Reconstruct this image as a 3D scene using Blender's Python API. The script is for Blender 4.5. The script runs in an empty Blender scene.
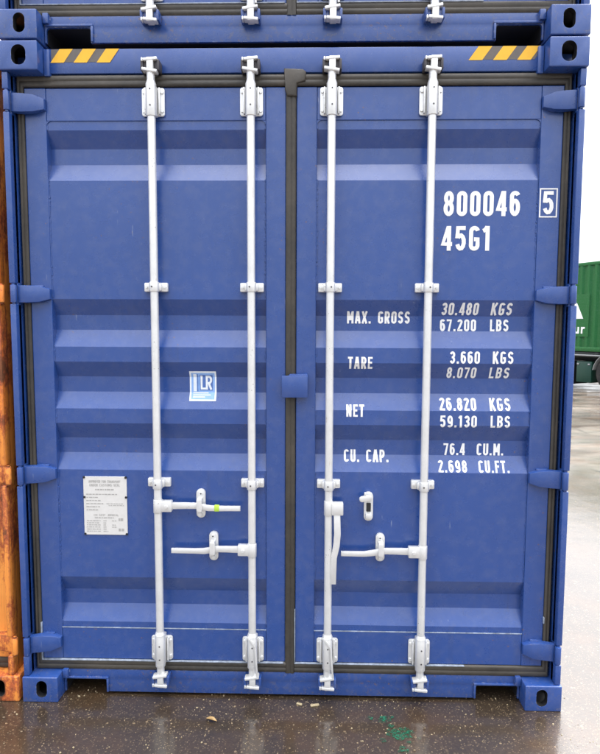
import bpy, bmesh, math, random
from mathutils import Vector, Matrix, noise

random.seed(7)
sc = bpy.context.scene
C = sc.collection
R = math.radians

# ------------------------------------------------------------------ camera
cam_d = bpy.data.cameras.new('camera')
cam = bpy.data.objects.new('camera', cam_d)
C.objects.link(cam)
cam_d.sensor_fit = 'HORIZONTAL'
cam_d.sensor_width = 36.0
cam_d.lens = 580.0 / 600.0 * 36.0
cam_d.clip_start = 0.05
cam_d.clip_end = 2000
yaw, pitch, roll = -0.0224, -0.0837, 0.0039
fw = Vector((math.sin(yaw) * math.cos(pitch), math.cos(yaw) * math.cos(pitch), math.sin(pitch)))
r0 = Vector((math.cos(yaw), -math.sin(yaw), 0))
u0 = r0.cross(fw)
rr = r0 * math.cos(roll) + u0 * math.sin(roll)
uu = -r0 * math.sin(roll) + u0 * math.cos(roll)
M3 = Matrix((rr, uu, -fw)).transposed()
cam.matrix_world = Matrix.Translation((0.0985, -2.4895, 1.7074)) @ M3.to_4x4()
sc.camera = cam

# ------------------------------------------------------------------ sky, sun, exposure
SUN_EL, SUN_AZ = 74.0, 22.0            # bright patch of the overcast, behind the stack and to the right
w = bpy.data.worlds.new('World')
sc.world = w
w.use_nodes = True
nt = w.node_tree
for n in list(nt.nodes):
    nt.nodes.remove(n)
sky = nt.nodes.new('ShaderNodeTexSky')
sky.sky_type = 'NISHITA'
sky.sun_disc = False
sky.sun_elevation = R(SUN_EL)
sky.sun_rotation = R(SUN_AZ)
sky.air_density = 1.0
sky.dust_density = 6.0
sky.ozone_density = 1.0
hs = nt.nodes.new('ShaderNodeHueSaturation')
hs.inputs['Saturation'].default_value = 0.26
bg = nt.nodes.new('ShaderNodeBackground')
bg.inputs['Strength'].default_value = 0.15
wo = nt.nodes.new('ShaderNodeOutputWorld')
nt.links.new(sky.outputs[0], hs.inputs['Color'])
# overcast luminance: the sky overhead is about three times as bright as at the horizon
tco = nt.nodes.new('ShaderNodeTexCoord')
sep = nt.nodes.new('ShaderNodeSeparateXYZ')
nt.links.new(tco.outputs['Generated'], sep.inputs[0])
# thick cloud down to the horizon: no dark band at the bottom of the sky
lift = nt.nodes.new('ShaderNodeVectorMath')
lift.operation = 'MAXIMUM'
lift.inputs[1].default_value = (-1, -1, 0.16)
nt.links.new(tco.outputs['Generated'], lift.inputs[0])
nt.links.new(lift.outputs[0], sky.inputs['Vector'])
mr = nt.nodes.new('ShaderNodeMapRange')
mr.inputs['From Min'].default_value = 0.0
mr.inputs['From Max'].default_value = 1.0
mr.inputs['To Min'].default_value = 0.55
mr.inputs['To Max'].default_value = 2.4
nt.links.new(sep.outputs[2], mr.inputs['Value'])
mul = nt.nodes.new('ShaderNodeMix')
mul.data_type = 'RGBA'
mul.blend_type = 'MULTIPLY'
mul.inputs[0].default_value = 1.0
nt.links.new(hs.outputs[0], mul.inputs[6])
nt.links.new(mr.outputs[0], mul.inputs[7])
nt.links.new(mul.outputs[2], bg.inputs['Color'])
nt.links.new(bg.outputs[0], wo.inputs['Surface'])

sun_d = bpy.data.lights.new('sun', 'SUN')
sun_d.energy = 0.8
sun_d.angle = R(60)
sun_d.color = (1.0, 0.975, 0.945)
sun = bpy.data.objects.new('sun', sun_d)
C.objects.link(sun)
sdir = Vector((math.sin(R(SUN_AZ)) * math.cos(R(SUN_EL)), math.cos(R(SUN_AZ)) * math.cos(R(SUN_EL)), math.sin(R(SUN_EL))))
sun.rotation_euler = sdir.to_track_quat('Z', 'Y').to_euler()
sun.location = (4, 8, 14)

sc.view_settings.view_transform = 'Standard'
sc.view_settings.look = 'None'
sc.view_settings.exposure = 1.8
sc.view_settings.gamma = 1.0
sc.view_settings.use_curve_mapping = False


# ------------------------------------------------------------------ materials
class NT:
    """small helper for building node materials"""
    def __init__(self, name):
        self.m = bpy.data.materials.new(name)
        self.m.use_nodes = True
        self.t = self.m.node_tree
        self.b = self.t.nodes['Principled BSDF']
        self.tc = self.t.nodes.new('ShaderNodeTexCoord').outputs['Object']

    def n(self, typ, ins=None, **kw):
        nd = self.t.nodes.new(typ)
        for k, v in kw.items():
            setattr(nd, k, v)
        for k, v in (ins or {}).items():
            if hasattr(v, 'is_output'):
                self.t.links.new(v, nd.inputs[k])
            else:
                nd.inputs[k].default_value = v
        return nd

    def mapping(self, scale=(1, 1, 1), loc=(0, 0, 0), vec=None):
        return self.n('ShaderNodeMapping', {'Vector': vec or self.tc, 'Scale': scale, 'Location': loc}).outputs[0]

    def noise(self, scale, detail=4, rough=0.55, vec=None, dist=0.0):
        return self.n('ShaderNodeTexNoise', {'Vector': vec or self.tc, 'Scale': scale, 'Detail': detail, 'Roughness': rough, 'Distortion': dist}).outputs['Fac']

    def ramp(self, fac, a, b, ca=(0, 0, 0, 1), cb=(1, 1, 1, 1)):
        nd = self.n('ShaderNodeValToRGB', {'Fac': fac})
        e = nd.color_ramp.elements
        e[0].position, e[1].position = a, b
        e[0].color, e[1].color = ca, cb
        return nd.outputs[0]

    def mix(self, fac, a, b, mode='MIX'):
        nd = self.n('ShaderNodeMix', data_type='RGBA', blend_type=mode)
        for i, v in ((0, fac), (6, a), (7, b)):
            if hasattr(v, 'is_output'):
                self.t.links.new(v, nd.inputs[i])
            else:
                nd.inputs[i].default_value = v
        return nd.outputs[2]

    def math(self, op, a, b=0.0, clamp=False):
        nd = self.n('ShaderNodeMath', operation=op, use_clamp=clamp)
        for i, v in ((0, a), (1, b)):
            if hasattr(v, 'is_output'):
                self.t.links.new(v, nd.inputs[i])
            else:
                nd.inputs[i].default_value = v
        return nd.outputs[0]

    def bump(self, h, strength, dist, prev=None):
        ins = {'Height': h, 'Strength': strength, 'Distance': dist}
        if prev is not None:
            ins['Normal'] = prev
        return self.n('ShaderNodeBump', ins).outputs[0]

    def set(self, **kw):
        for k, v in kw.items():
            k = k.replace('_', ' ')
            if hasattr(v, 'is_output'):
                self.t.links.new(v, self.b.inputs[k])
            else:
                self.b.inputs[k].default_value = v
        return self.m


def c4(r, g, b):
    return (r, g, b, 1)


def edge_mask(k, radius):
    bv = k.n('ShaderNodeBevel', {'Radius': radius}, samples=6)
    ge = k.n('ShaderNodeNewGeometry')
    d = k.n('ShaderNodeVectorMath', {0: bv.outputs[0], 1: ge.outputs['Normal']}, operation='DOT_PRODUCT')
    return k.ramp(d.outputs['Value'], .86, .985, c4(1, 1, 1), c4(0, 0, 0))


def paint(name, col, rough=0.27, grime=0.45, chips=0.01, spec=0.72, edge=0.0):
    k = NT(name)
    big = k.noise(1.3, 3)
    fine = k.noise(22, 5, 0.7)
    base = k.mix(k.ramp(big, .3, .75), c4(*[v * .95 for v in col]), c4(*[v * 1.05 for v in col]))
    # rain streaks: noise stretched vertically
    st = k.noise(1.0, 6, 0.65, vec=k.mapping((34, 34, 1.1)))
    stm = k.math('MULTIPLY', k.ramp(st, .52, .74), k.ramp(k.noise(2.1, 2), .42, .62))
    base = k.mix(k.math('MULTIPLY', stm, grime), base, c4(col[0] * .62 + .012, col[1] * .62 + .012, col[2] * .6 + .01))
    # dust film
    base = k.mix(k.math('MULTIPLY', k.ramp(fine, .45, .8), .10), base, c4(.30, .30, .31))
    # small scuffs and chips
    ch = k.math('MULTIPLY', k.ramp(k.noise(75, 2, .5), .71 - chips, .73 - chips), k.ramp(k.noise(4.0, 3), .55, .62))
    base = k.mix(k.math('MULTIPLY', ch, .75), base, c4(.16, .09, .06))
    sc_ = k.math('MULTIPLY', k.ramp(k.noise(1, 3, .6, vec=k.mapping((90, 90, 8))), .70, .74), k.ramp(k.noise(3.1, 2), .52, .6))
    base = k.mix(k.math('MULTIPLY', sc_, .35), base, c4(.42, .46, .55))
    if edge:
        em = k.math('MULTIPLY', edge_mask(k, .006), k.ramp(k.noise(38, 5, .75), .52, .60))
        base = k.mix(k.math('MULTIPLY', em, edge), base, k.mix(k.ramp(k.noise(14, 2), .5, .6), c4(.36, .40, .50), c4(.10, .055, .035)))
    # dried splashes of yard dirt low down
    zz = k.n('ShaderNodeSeparateXYZ', {'Vector': k.tc}).outputs[2]
    spl = k.math('MULTIPLY', k.ramp(k.noise(48, 5, .8), .54, .62), k.ramp(k.math('ADD', zz, k.math('MULTIPLY', k.noise(5, 3), .25)), .12, .36, c4(1, 1, 1), c4(0, 0, 0)))
    base = k.mix(k.math('MULTIPLY', spl, .38), base, c4(.15, .125, .095))
    ro = k.math('ADD', k.math('MULTIPLY', k.ramp(k.noise(6, 5, .7), .3, .8), .10), rough - .04)
    b1 = k.bump(k.noise(2.2, 1), .18, .02)
    b2 = k.bump(k.noise(260, 2), .05, .002, b1)
    return k.set(Base_Color=base, Roughness=ro, Normal=b2, Specular_IOR_Level=spec)


BLUE = (.018, .060, .238)
M = {}
M['blue'] = paint('blue_paint', BLUE)
M['blue_chipped'] = paint('blue_paint_worn', BLUE, chips=.05, grime=.5, edge=.75)


def mk_white():
    k = NT('white_hardware')
    f = k.noise(18, 5, .7)
    base = k.mix(k.ramp(f, .35, .75), c4(.70, .70, .685), c4(.80, .80, .79))
    st = k.math('MULTIPLY', k.ramp(k.noise(1, 5, .7, vec=k.mapping((60, 60, 7))), .63, .72), k.ramp(k.noise(5, 2), .5, .62))
    base = k.mix(k.math('MULTIPLY', st, .7), base, c4(.33, .19, .10))
    ch = k.math('MULTIPLY', k.ramp(k.noise(120, 2), .68, .7), k.ramp(k.noise(8, 2), .55, .62))
    base = k.mix(ch, base, c4(.10, .085, .07))
    b = k.bump(k.noise(140, 3), .12, .003)
    return k.set(Base_Color=base, Roughness=.34, Normal=b, Metallic=.45)


M['white'] = mk_white()


def mk_rubber(name, a, b, rough=.55):
    k = NT(name)
    f = k.noise(1, 5, .7, vec=k.mapping((40, 40, 40)))
    g = k.noise(3, 3)
    base = k.mix(k.ramp(f, .35, .75), c4(*a), c4(*b))
    base = k.mix(k.math('MULTIPLY', k.ramp(g, .45, .75), .4), base, c4(.12, .10, .075))
    return k.set(Base_Color=base, Roughness=rough, Normal=k.bump(k.noise(90, 3), .2, .003))


M['rubber'] = mk_rubber('seal_rubber', (.028, .025, .021), (.048, .042, .033))
M['tyre'] = mk_rubber('tyre_rubber', (.012, .012, .012), (.03, .028, .026), .8)


def flat(name, col, rough=.6, var=.12, metallic=0.0, spec=.5):
    k = NT(name)
    f = k.noise(30, 4, .7)
    base = k.mix(k.ramp(f, .3, .75), c4(*[v * (1 - var) for v in col]), c4(*[min(1, v * (1 + var)) for v in col]))
    return k.set(Base_Color=base, Roughness=rough, Metallic=metallic, Specular_IOR_Level=spec)


M['ink'] = flat('white_lettering', (.80, .80, .79), .5, .06)
M['yellow'] = flat('yellow_sticker', (.78, .42, .015), .45, .05)
M['tape_dark'] = flat('dark_sticker', (.11, .095, .085), .5)
M['black'] = flat('black_metal', (.012, .012, .014), .6)
M['dot'] = flat('dark_bolt', (.05, .045, .05), .5)
M['plate'] = flat('aluminium_plate', (.63, .615, .585), .42, .05)
M['print'] = flat('grey_print', (.36, .35, .33), .6)
M['stick_blue'] = flat('sticker_blue', (.075, .155, .42), .4)
M['stick_pale'] = flat('sticker_pale', (.24, .41, .74), .4)
M['stick_white'] = flat('sticker_white', (.74, .78, .82), .4)
M['tag'] = flat('lime_tag', (.42, .62, .06), .4)
M['sealant_highlight'] = flat('pale_sealant_and_highlight', (.27, .31, .37), .55, .5)
M['steel'] = flat('worn_steel', (.38, .40, .40), .38, .2, .6)
M['rimsteel'] = flat('rim_steel', (.30, .30, .30), .5, .2)
M['chassis'] = flat('chassis_paint', (.016, .022, .02), .5)
M['darkgreen'] = flat('dark_green_paint', (.008, .05, .032), .4)
M['fender'] = flat('fender_edge', (.34, .35, .34), .4)


def mk_orange():
    k = NT('rusty_orange_paint')
    a = k.noise(5, 7, .72, vec=k.mapping((1, 1, .45)))
    b = k.noise(42, 5, .75)
    m = k.math('ADD', a, k.math('MULTIPLY', b, .35))
    rust = k.mix(k.ramp(b, .35, .7), c4(.055, .018, .008), c4(.20, .065, .02))
    org = k.mix(k.ramp(k.noise(3, 3), .3, .7), c4(.74, .205, .030), c4(.84, .33, .065))
    m = k.math('ADD', m, k.math('MULTIPLY', edge_mask(k, .016), .13))
    edge = k.mix(k.ramp(m, .64, .71), org, c4(.40, .09, .028))
    base = k.mix(k.ramp(m, .73, .77), edge, rust)
    run = k.math('MULTIPLY', k.ramp(k.noise(1, 5, .7, vec=k.mapping((45, 45, 1.6))), .54, .66), .5)
    base = k.mix(run, base, c4(.22, .06, .018))
    ro = k.math('ADD', k.math('MULTIPLY', k.ramp(m, .70, .78), .4), .4)
    return k.set(Base_Color=base, Roughness=ro, Normal=k.bump(m, .5, .004))


M['orange'] = mk_orange()
M['orange_rubber'] = mk_rubber('old_rubber', (.02, .014, .01), (.05, .03, .02), .8)
M['green'] = paint('green_paint', (.010, .112, .023), rough=.45, grime=.4, spec=.35)


def mk_ground():
    k = NT('wet_asphalt')
    P = k.tc
    sx = k.n('ShaderNodeSeparateXYZ', {'Vector': P})
    X, Y = sx.outputs[0], sx.outputs[1]
    big = k.noise(.55, 4, .6)
    mid = k.noise(4.5, 6, .7)
    fin = k.noise(75, 4, .75)
    base = k.mix(k.ramp(mid, .3, .72), c4(.016, .0115, .0075), c4(.042, .028, .017))
    base = k.mix(k.math('MULTIPLY', k.ramp(fin, .4, .75), .55), base, c4(.060, .042, .025))
    # pale aggregate in the wearing course
    v = k.n('ShaderNodeTexVoronoi', {'Vector': P, 'Scale': 78.0, 'Randomness': 1.0})
    sv = k.n('ShaderNodeSeparateColor', {'Color': v.outputs['Color']})
    pick = k.math('GREATER_THAN', sv.outputs[0], .80)
    size = k.math('MULTIPLY', sv.outputs[1], .42)
    dot = k.math('MULTIPLY', pick, k.math('LESS_THAN', v.outputs['Distance'], size))
    agg = k.mix(sv.outputs[2], c4(.075, .054, .032), c4(.21, .155, .09))
    right_side = k.ramp(k.math('ADD', X, k.math('MULTIPLY', k.noise(1.6, 4), .5)), 1.47, 1.56)  # mask that thins out the pale specks towards the right
    dot = k.math('MULTIPLY', dot, k.math('SUBTRACT', 1.0, k.math('MULTIPLY', right_side, .9)))
    base = k.mix(dot, base, agg)
    v2 = k.n('ShaderNodeTexVoronoi', {'Vector': P, 'Scale': 150.0, 'Randomness': 1.0})
    sv2 = k.n('ShaderNodeSeparateColor', {'Color': v2.outputs['Color']})
    dot2 = k.math('MULTIPLY', k.math('GREATER_THAN', sv2.outputs[0], .80), k.math('LESS_THAN', v2.outputs['Distance'], .42))
    dot2 = k.math('MULTIPLY', dot2, k.math('SUBTRACT', 1.0, k.math('MULTIPLY', right_side, .85)))
    base = k.mix(k.math('MULTIPLY', dot2, .8), base, c4(.13, .095, .055))
    # older concrete further out, stained brown, with cracks
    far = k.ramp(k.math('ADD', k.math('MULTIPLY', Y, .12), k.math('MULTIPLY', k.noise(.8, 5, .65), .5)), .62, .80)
    warp = k.n('ShaderNodeTexNoise', {'Vector': P, 'Scale': .9, 'Detail': 5.0})
    wv = k.n('ShaderNodeMixRGB', {'Fac': .16, 'Color1': P, 'Color2': warp.outputs['Color']}).outputs[0]
    cr = k.n('ShaderNodeTexVoronoi', {'Vector': wv, 'Scale': .55}, feature='DISTANCE_TO_EDGE')
    crack = k.ramp(cr.outputs[0], .004, .022, c4(1, 1, 1), c4(0, 0, 0))
    crack = k.math('MULTIPLY', k.math('MULTIPLY', crack, far), k.ramp(k.noise(1.3, 3), .45, .62))
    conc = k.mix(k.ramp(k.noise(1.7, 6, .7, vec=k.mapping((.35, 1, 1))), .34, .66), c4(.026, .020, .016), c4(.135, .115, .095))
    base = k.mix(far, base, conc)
    rustw = k.math('MULTIPLY', k.ramp(k.noise(2.6, 5, .7), .48, .66), .4)
    base = k.mix(rustw, base, c4(.060, .031, .012), 'MIX')
    base = k.mix(crack, base, c4(.02, .014, .01))
    # water film: wet all over, standing in shallow pools further out
    wet = k.ramp(k.math('ADD', big, k.math('MULTIPLY', mid, .25)), .50, .70)
    pool = k.ramp(k.noise(1.0, 5, .6, vec=k.mapping((.45, 1.1, 1), (3.1, .7, 0))), .44, .56)
    film = k.math('ADD', k.math('SUBTRACT', 1.0, far), k.math('MULTIPLY', far, pool))
    ro = k.math('SUBTRACT', k.math('ADD', .42, k.math('MULTIPLY', fin, .12)), k.math('MULTIPLY', wet, .14))
    hgt = k.math('ADD', k.math('MULTIPLY', fin, .5), k.math('MULTIPLY', dot, .35))
    hgt = k.math('SUBTRACT', hgt, k.math('MULTIPLY', crack, 1.2))
    bm_ = k.bump(hgt, .55, .005)
    coat_n = k.bump(mid, .25, .008)
    return k.set(Base_Color=base, Roughness=ro, Normal=bm_, Specular_IOR_Level=k.math('ADD', .08, k.math('MULTIPLY', film, .3)),
                 Coat_Weight=k.math('ADD', .05, k.math('MULTIPLY', film, .9)), Coat_IOR=1.55,
                 Coat_Roughness=k.math('SUBTRACT', .17, k.math('MULTIPLY', wet, .08)), Coat_Normal=coat_n)


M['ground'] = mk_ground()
M['pebble'] = flat('pebble_stone', (.20, .15, .09), .45, .5)
M['chip'] = flat('pale_chip', (.33, .27, .16), .6, .2)
M['leaf'] = flat('dead_leaf', (.30, .19, .07), .5, .3)
M['leafdark'] = flat('rotten_leaf', (.045, .024, .015), .4, .3)


def mk_stain():
    k = NT('green_paint_splash')
    f = k.noise(70, 5, .8)
    base = k.mix(k.ramp(k.noise(25, 3), .35, .65), c4(.010, .075, .042), c4(.016, .12, .066))
    return k.set(Base_Color=base, Roughness=.35, Alpha=k.ramp(f, .44, .60))


M['stain'] = mk_stain()


# ------------------------------------------------------------------ mesh helpers
class MB:
    def __init__(self):
        self.v, self.f, self.mi = [], [], []

    def add(self, bm, mi=0):
        bm.verts.index_update()
        o = len(self.v)
        self.v += [tuple(v.co) for v in bm.verts]
        for f in bm.faces:
            self.f.append([v.index + o for v in f.verts])
            self.mi.append(mi)
        bm.free()
        return self

    def poly(self, pts, faces, mi=0):
        o = len(self.v)
        self.v += [tuple(p) for p in pts]
        for f in faces:
            self.f.append([i + o for i in f])
            self.mi.append(mi)
        return self

    def box(self, x0, x1, y0, y1, z0, z1, bev=0.0, seg=2, mi=0, mat=None):
        bm = bmesh.new()
        bmesh.ops.create_cube(bm, size=1)
        for v in bm.verts:
            v.co = ((x0 + x1) / 2 + v.co.x * (x1 - x0), (y0 + y1) / 2 + v.co.y * (y1 - y0), (z0 + z1) / 2 + v.co.z * (z1 - z0))
        if bev:
            bmesh.ops.bevel(bm, geom=list(bm.edges), offset=bev, segments=seg, affect='EDGES', profile=.5)
        if mat:
            bmesh.ops.transform(bm, matrix=mat, verts=bm.verts)
        return self.add(bm, mi)

    def cyl(self, p0, p1, r0, r1=None, seg=20, mi=0, bev=0.0):
        r1 = r0 if r1 is None else r1
        p0, p1 = Vector(p0), Vector(p1)
        d = p1 - p0
        bm = bmesh.new()
        bmesh.ops.create_cone(bm, cap_ends=True, segments=seg, radius1=r0, radius2=r1, depth=d.length)
        if bev:
            es = [e for e in bm.edges if len(e.link_faces) == 2 and any(len(f.verts) > 4 for f in e.link_faces)]
            bmesh.ops.bevel(bm, geom=es, offset=bev, segments=2, affect='EDGES', profile=.5)
        mt = Matrix.Translation((p0 + p1) / 2) @ d.to_track_quat('Z', 'Y').to_matrix().to_4x4()
        bmesh.ops.transform(bm, matrix=mt, verts=bm.verts)
        return self.add(bm, mi)

    def prism(self, pts, y0, y1, mi=0, bev=0.0, axis='y', mat=None):
        """closed outline pts (a,b) extruded along axis; 'y': (x,z), 'x': (y,z), 'z': (x,y)"""
        def P(a, b, t):
            return {'y': (a, t, b), 'x': (t, a, b), 'z': (a, b, t)}[axis]
        bm = bmesh.new()
        lo = [bm.verts.new(P(a, b, y0)) for a, b in pts]
        hi = [bm.verts.new(P(a, b, y1)) for a, b in pts]
        n = len(pts)
        f0 = bm.faces.new(lo)
        f1 = bm.faces.new(hi[::-1])
        for i in range(n):
            j = (i + 1) % n
            bm.faces.new((lo[i], hi[i], hi[j], lo[j]))
        bmesh.ops.recalc_face_normals(bm, faces=bm.faces)
        if bev:
            es = list(f0.edges) + list(f1.edges)
            bmesh.ops.bevel(bm, geom=es, offset=bev, segments=2, affect='EDGES', profile=.5)
        bmesh.ops.triangulate(bm, faces=[f for f in bm.faces if len(f.verts) > 4])
        if mat:
            bmesh.ops.transform(bm, matrix=mat, verts=bm.verts)
        return self.add(bm, mi)

    def bar(self, path, widths, y0, y1, mi=0, bev=0.003):
        """flat bar following a path in x,z with the given widths, thickness y0..y1"""
        L_, R_ = [], []
        n = len(path)
        for i, (x, z) in enumerate(path):
            a = Vector(path[max(i - 1, 0)])
            b = Vector(path[min(i + 1, n - 1)])
            t = (b - a).normalized()
            nn = Vector((-t.y, t.x)) * widths[i] / 2
            L_.append((x + nn.x, z + nn.y))
            R_.append((x - nn.x, z - nn.y))
        return self.prism(L_ + R_[::-1], y0, y1, mi, bev)

    def build(self, name, mats, parent=None, smooth=True, ang=32):
        me = bpy.data.meshes.new(name)
        me.from_pydata(self.v, [], self.f)
        if not isinstance(mats, (list, tuple)):
            mats = [mats]
        for m in mats:
            me.materials.append(m)
        me.polygons.foreach_set('material_index', self.mi)
        if smooth:
            me.polygons.foreach_set('use_smooth', [True] * len(me.polygons))
            me.set_sharp_from_angle(angle=R(ang))
        me.update()
        o = bpy.data.objects.new(name, me)
        C.objects.link(o)
        if parent:
            o.parent = parent
        return o


def empty(name, loc=(0, 0, 0), rz=0.0):
    o = bpy.data.objects.new(name, None)
    o.empty_display_size = .3
    o.location = loc
    o.rotation_euler = (0, 0, rz)
    C.objects.link(o)
    return o


def tag(o, label=None, cat=None, group=None, kind=None):
    for k_, v_ in (('label', label), ('category', cat), ('group', group), ('kind', kind)):
        if v_:
            o[k_] = v_
    return o


def kids(o):
    return [c for c in bpy.data.objects if c.parent == o]


def copy_tree(o, parent=None, skip=()):
    c = o.copy()
    C.objects.link(c)
    if parent:
        c.parent = parent
    for ch in kids(o):
        if ch.name.split('.')[0] not in skip:
            copy_tree(ch, c, skip)
    return c


def rrect(x0, x1, z0, z1, r, n=5):
    pts = []
    for cx, cz, a in ((x1 - r, z1 - r, 0), (x0 + r, z1 - r, 90), (x0 + r, z0 + r, 180), (x1 - r, z0 + r, 270)):
        for i in range(n + 1):
            t = R(a + 90 * i / n)
            pts.append((cx + r * math.cos(t), cz + r * math.sin(t)))
    return pts


# ------------------------------------------------------------------ ground
def ground():
    g = MB()
    s = 700
    g.poly([(-s, -s, 0), (s, -s, 0), (s, s, 0), (-s, s, 0)], [(0, 1, 2, 3)])
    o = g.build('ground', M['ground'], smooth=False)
    tag(o, 'wet brown asphalt yard with pale grit', None, None, 'structure')


ground()

# ------------------------------------------------------------------ containers
CW, CH, CL = 1.219, 2.896, 12.192
GAP = 0.008


def cut(block, cutter):
    """block minus cutter (both MB), evaluated once to a mesh"""
    a = block.build('block', M['blue'])
    b = cutter.build('cutter', M['blue'])
    md = a.modifiers.new('cut', 'BOOLEAN')
    md.operation = 'DIFFERENCE'
    md.object = b
    md.solver = 'EXACT'
    bpy.context.view_layer.update()
    dg = bpy.context.evaluated_depsgraph_get()
    me = bpy.data.meshes.new_from_object(a.evaluated_get(dg))
    bm = bmesh.new()
    bm.from_mesh(me)
    bpy.data.objects.remove(a)
    bpy.data.objects.remove(b)
    bpy.data.meshes.remove(me)
    out = MB()
    out.add(bm)
    return out


def casting_mb(top):
    """corner casting: outer corner at x=0 (body towards -x), front y=0, bottom z=0"""
    b = MB().box(-.162, 0, 0, .178, 0, .118, .0045, 3)
    c = MB()
    if top:
        c.prism(rrect(-.114, -.053, .020, .101, .029, 7), -.05, .09)
    else:
        c.prism(rrect(-.113, -.064, .024, .102, .0235, 7), -.05, .09)
    hole_side = rrect(.048, .128, .026, .092, .03, 7)
    k = MB()
    k.v, k.f, k.mi = list(c.v), list(c.f), list(c.mi)
    out = cut(b, k)
    out2 = cut(out, MB().prism(hole_side, -.03, .03, axis='x'))
    res = cut(out2, MB().box(-.140, -.022, .030, .160, .014, .106))
    # the inside of the hollow is coloured black to paint in its deep shade
    for i, f in enumerate(res.f):
        c = sum((Vector(res.v[j]) for j in f), Vector()) / len(f)
        if -.157 < c.x < -.006 and .008 < c.y < .172 and .005 < c.z < .113:
            res.mi[i] = 1
    return res


CAST_T, CAST_B = casting_mb(True), casting_mb(False)


def placed(src, mirror_x, mirror_y, dx, dy, dz):
    m = MB()
    sx, sy = (-1 if mirror_x else 1), (-1 if mirror_y else 1)
    m.v = [(x * sx + dx, y * sy + dy, z + dz) for x, y, z in src.v]
    m.f = [f if sx * sy > 0 else f[::-1] for f in src.f]
    m.mi = list(src.mi)
    return m


# recesses of the pressed door panel: front top, back top, back bottom, front bottom
REC = [(2.558, 2.489, 2.421, 2.345), (1.833, 1.763, 1.697, 1.622), (1.555, 1.486, 1.417, 1.344),
       (1.278, 1.2045, 1.1365, 1.064), (.561, .487, .419, .347)]
YF, YP, YB = .075, .081, .117
PZ0, PZ1 = .319, 2.595
PROF = [(PZ1, YP)]
for a_, b_, c_, d_ in REC:
    PROF += [(a_, YP), (b_, YB), (c_, YB), (d_, YP)]
PROF.append((PZ0, YP))


def prof(z):
    if z >= PZ1 or z <= PZ0:
        return YF
    for (z1, y1), (z0, y0) in zip(PROF[:-1], PROF[1:]):
        if z0 <= z <= z1:
            t = (z1 - z) / (z1 - z0)
            return y1 + (y0 - y1) * t
    return YP


HINGE_Z = [(2.618, 2.702), (1.812, 1.893), (1.006, 1.090), (.213, .298)]


def drape(mb, off=.0012):
    """lay a flat x,z mesh (its y is a small extra offset) onto the pressed panel"""
    bm = bmesh.new()
    vs = [bm.verts.new((x, y, z)) for x, y, z in mb.v]
    lay = []
    for f, mi in zip(mb.f, mb.mi):
        try:
            fc = bm.faces.new([vs[i] for i in f])
            fc.material_index = mi
        except ValueError:
            pass
    for z, y in PROF:
        bmesh.ops.bisect_plane(bm, geom=list(bm.verts) + list(bm.edges) + list(bm.faces), plane_co=(0, 0, z), plane_no=(0, 0, 1))
    for v in bm.verts:
        v.co.y = prof(v.co.z) - off - v.co.y
    out = MB()
    bm.verts.index_update()
    out.v = [tuple(v.co) for v in bm.verts]
    for f in bm.faces:
        out.f.append([v.index for v in f.verts])
        out.mi.append(f.material_index)
    bm.free()
    # face the viewer (-y)
    for i, f in enumerate(out.f):
        a, b, c = (Vector(out.v[j]) for j in f[:3])
        if (b - a).cross(c - b).y > 0:
            out.f[i] = f[::-1]
    return out


# ---- stencil lettering: glyphs as strokes on a unit-height body
def arc(cx, cy, rx, ry, a0, a1, n=10):
    return [(cx + rx * math.cos(R(a0 + (a1 - a0) * i / n)), cy + ry * math.sin(R(a0 + (a1 - a0) * i / n))) for i in range(n + 1)]


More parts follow.
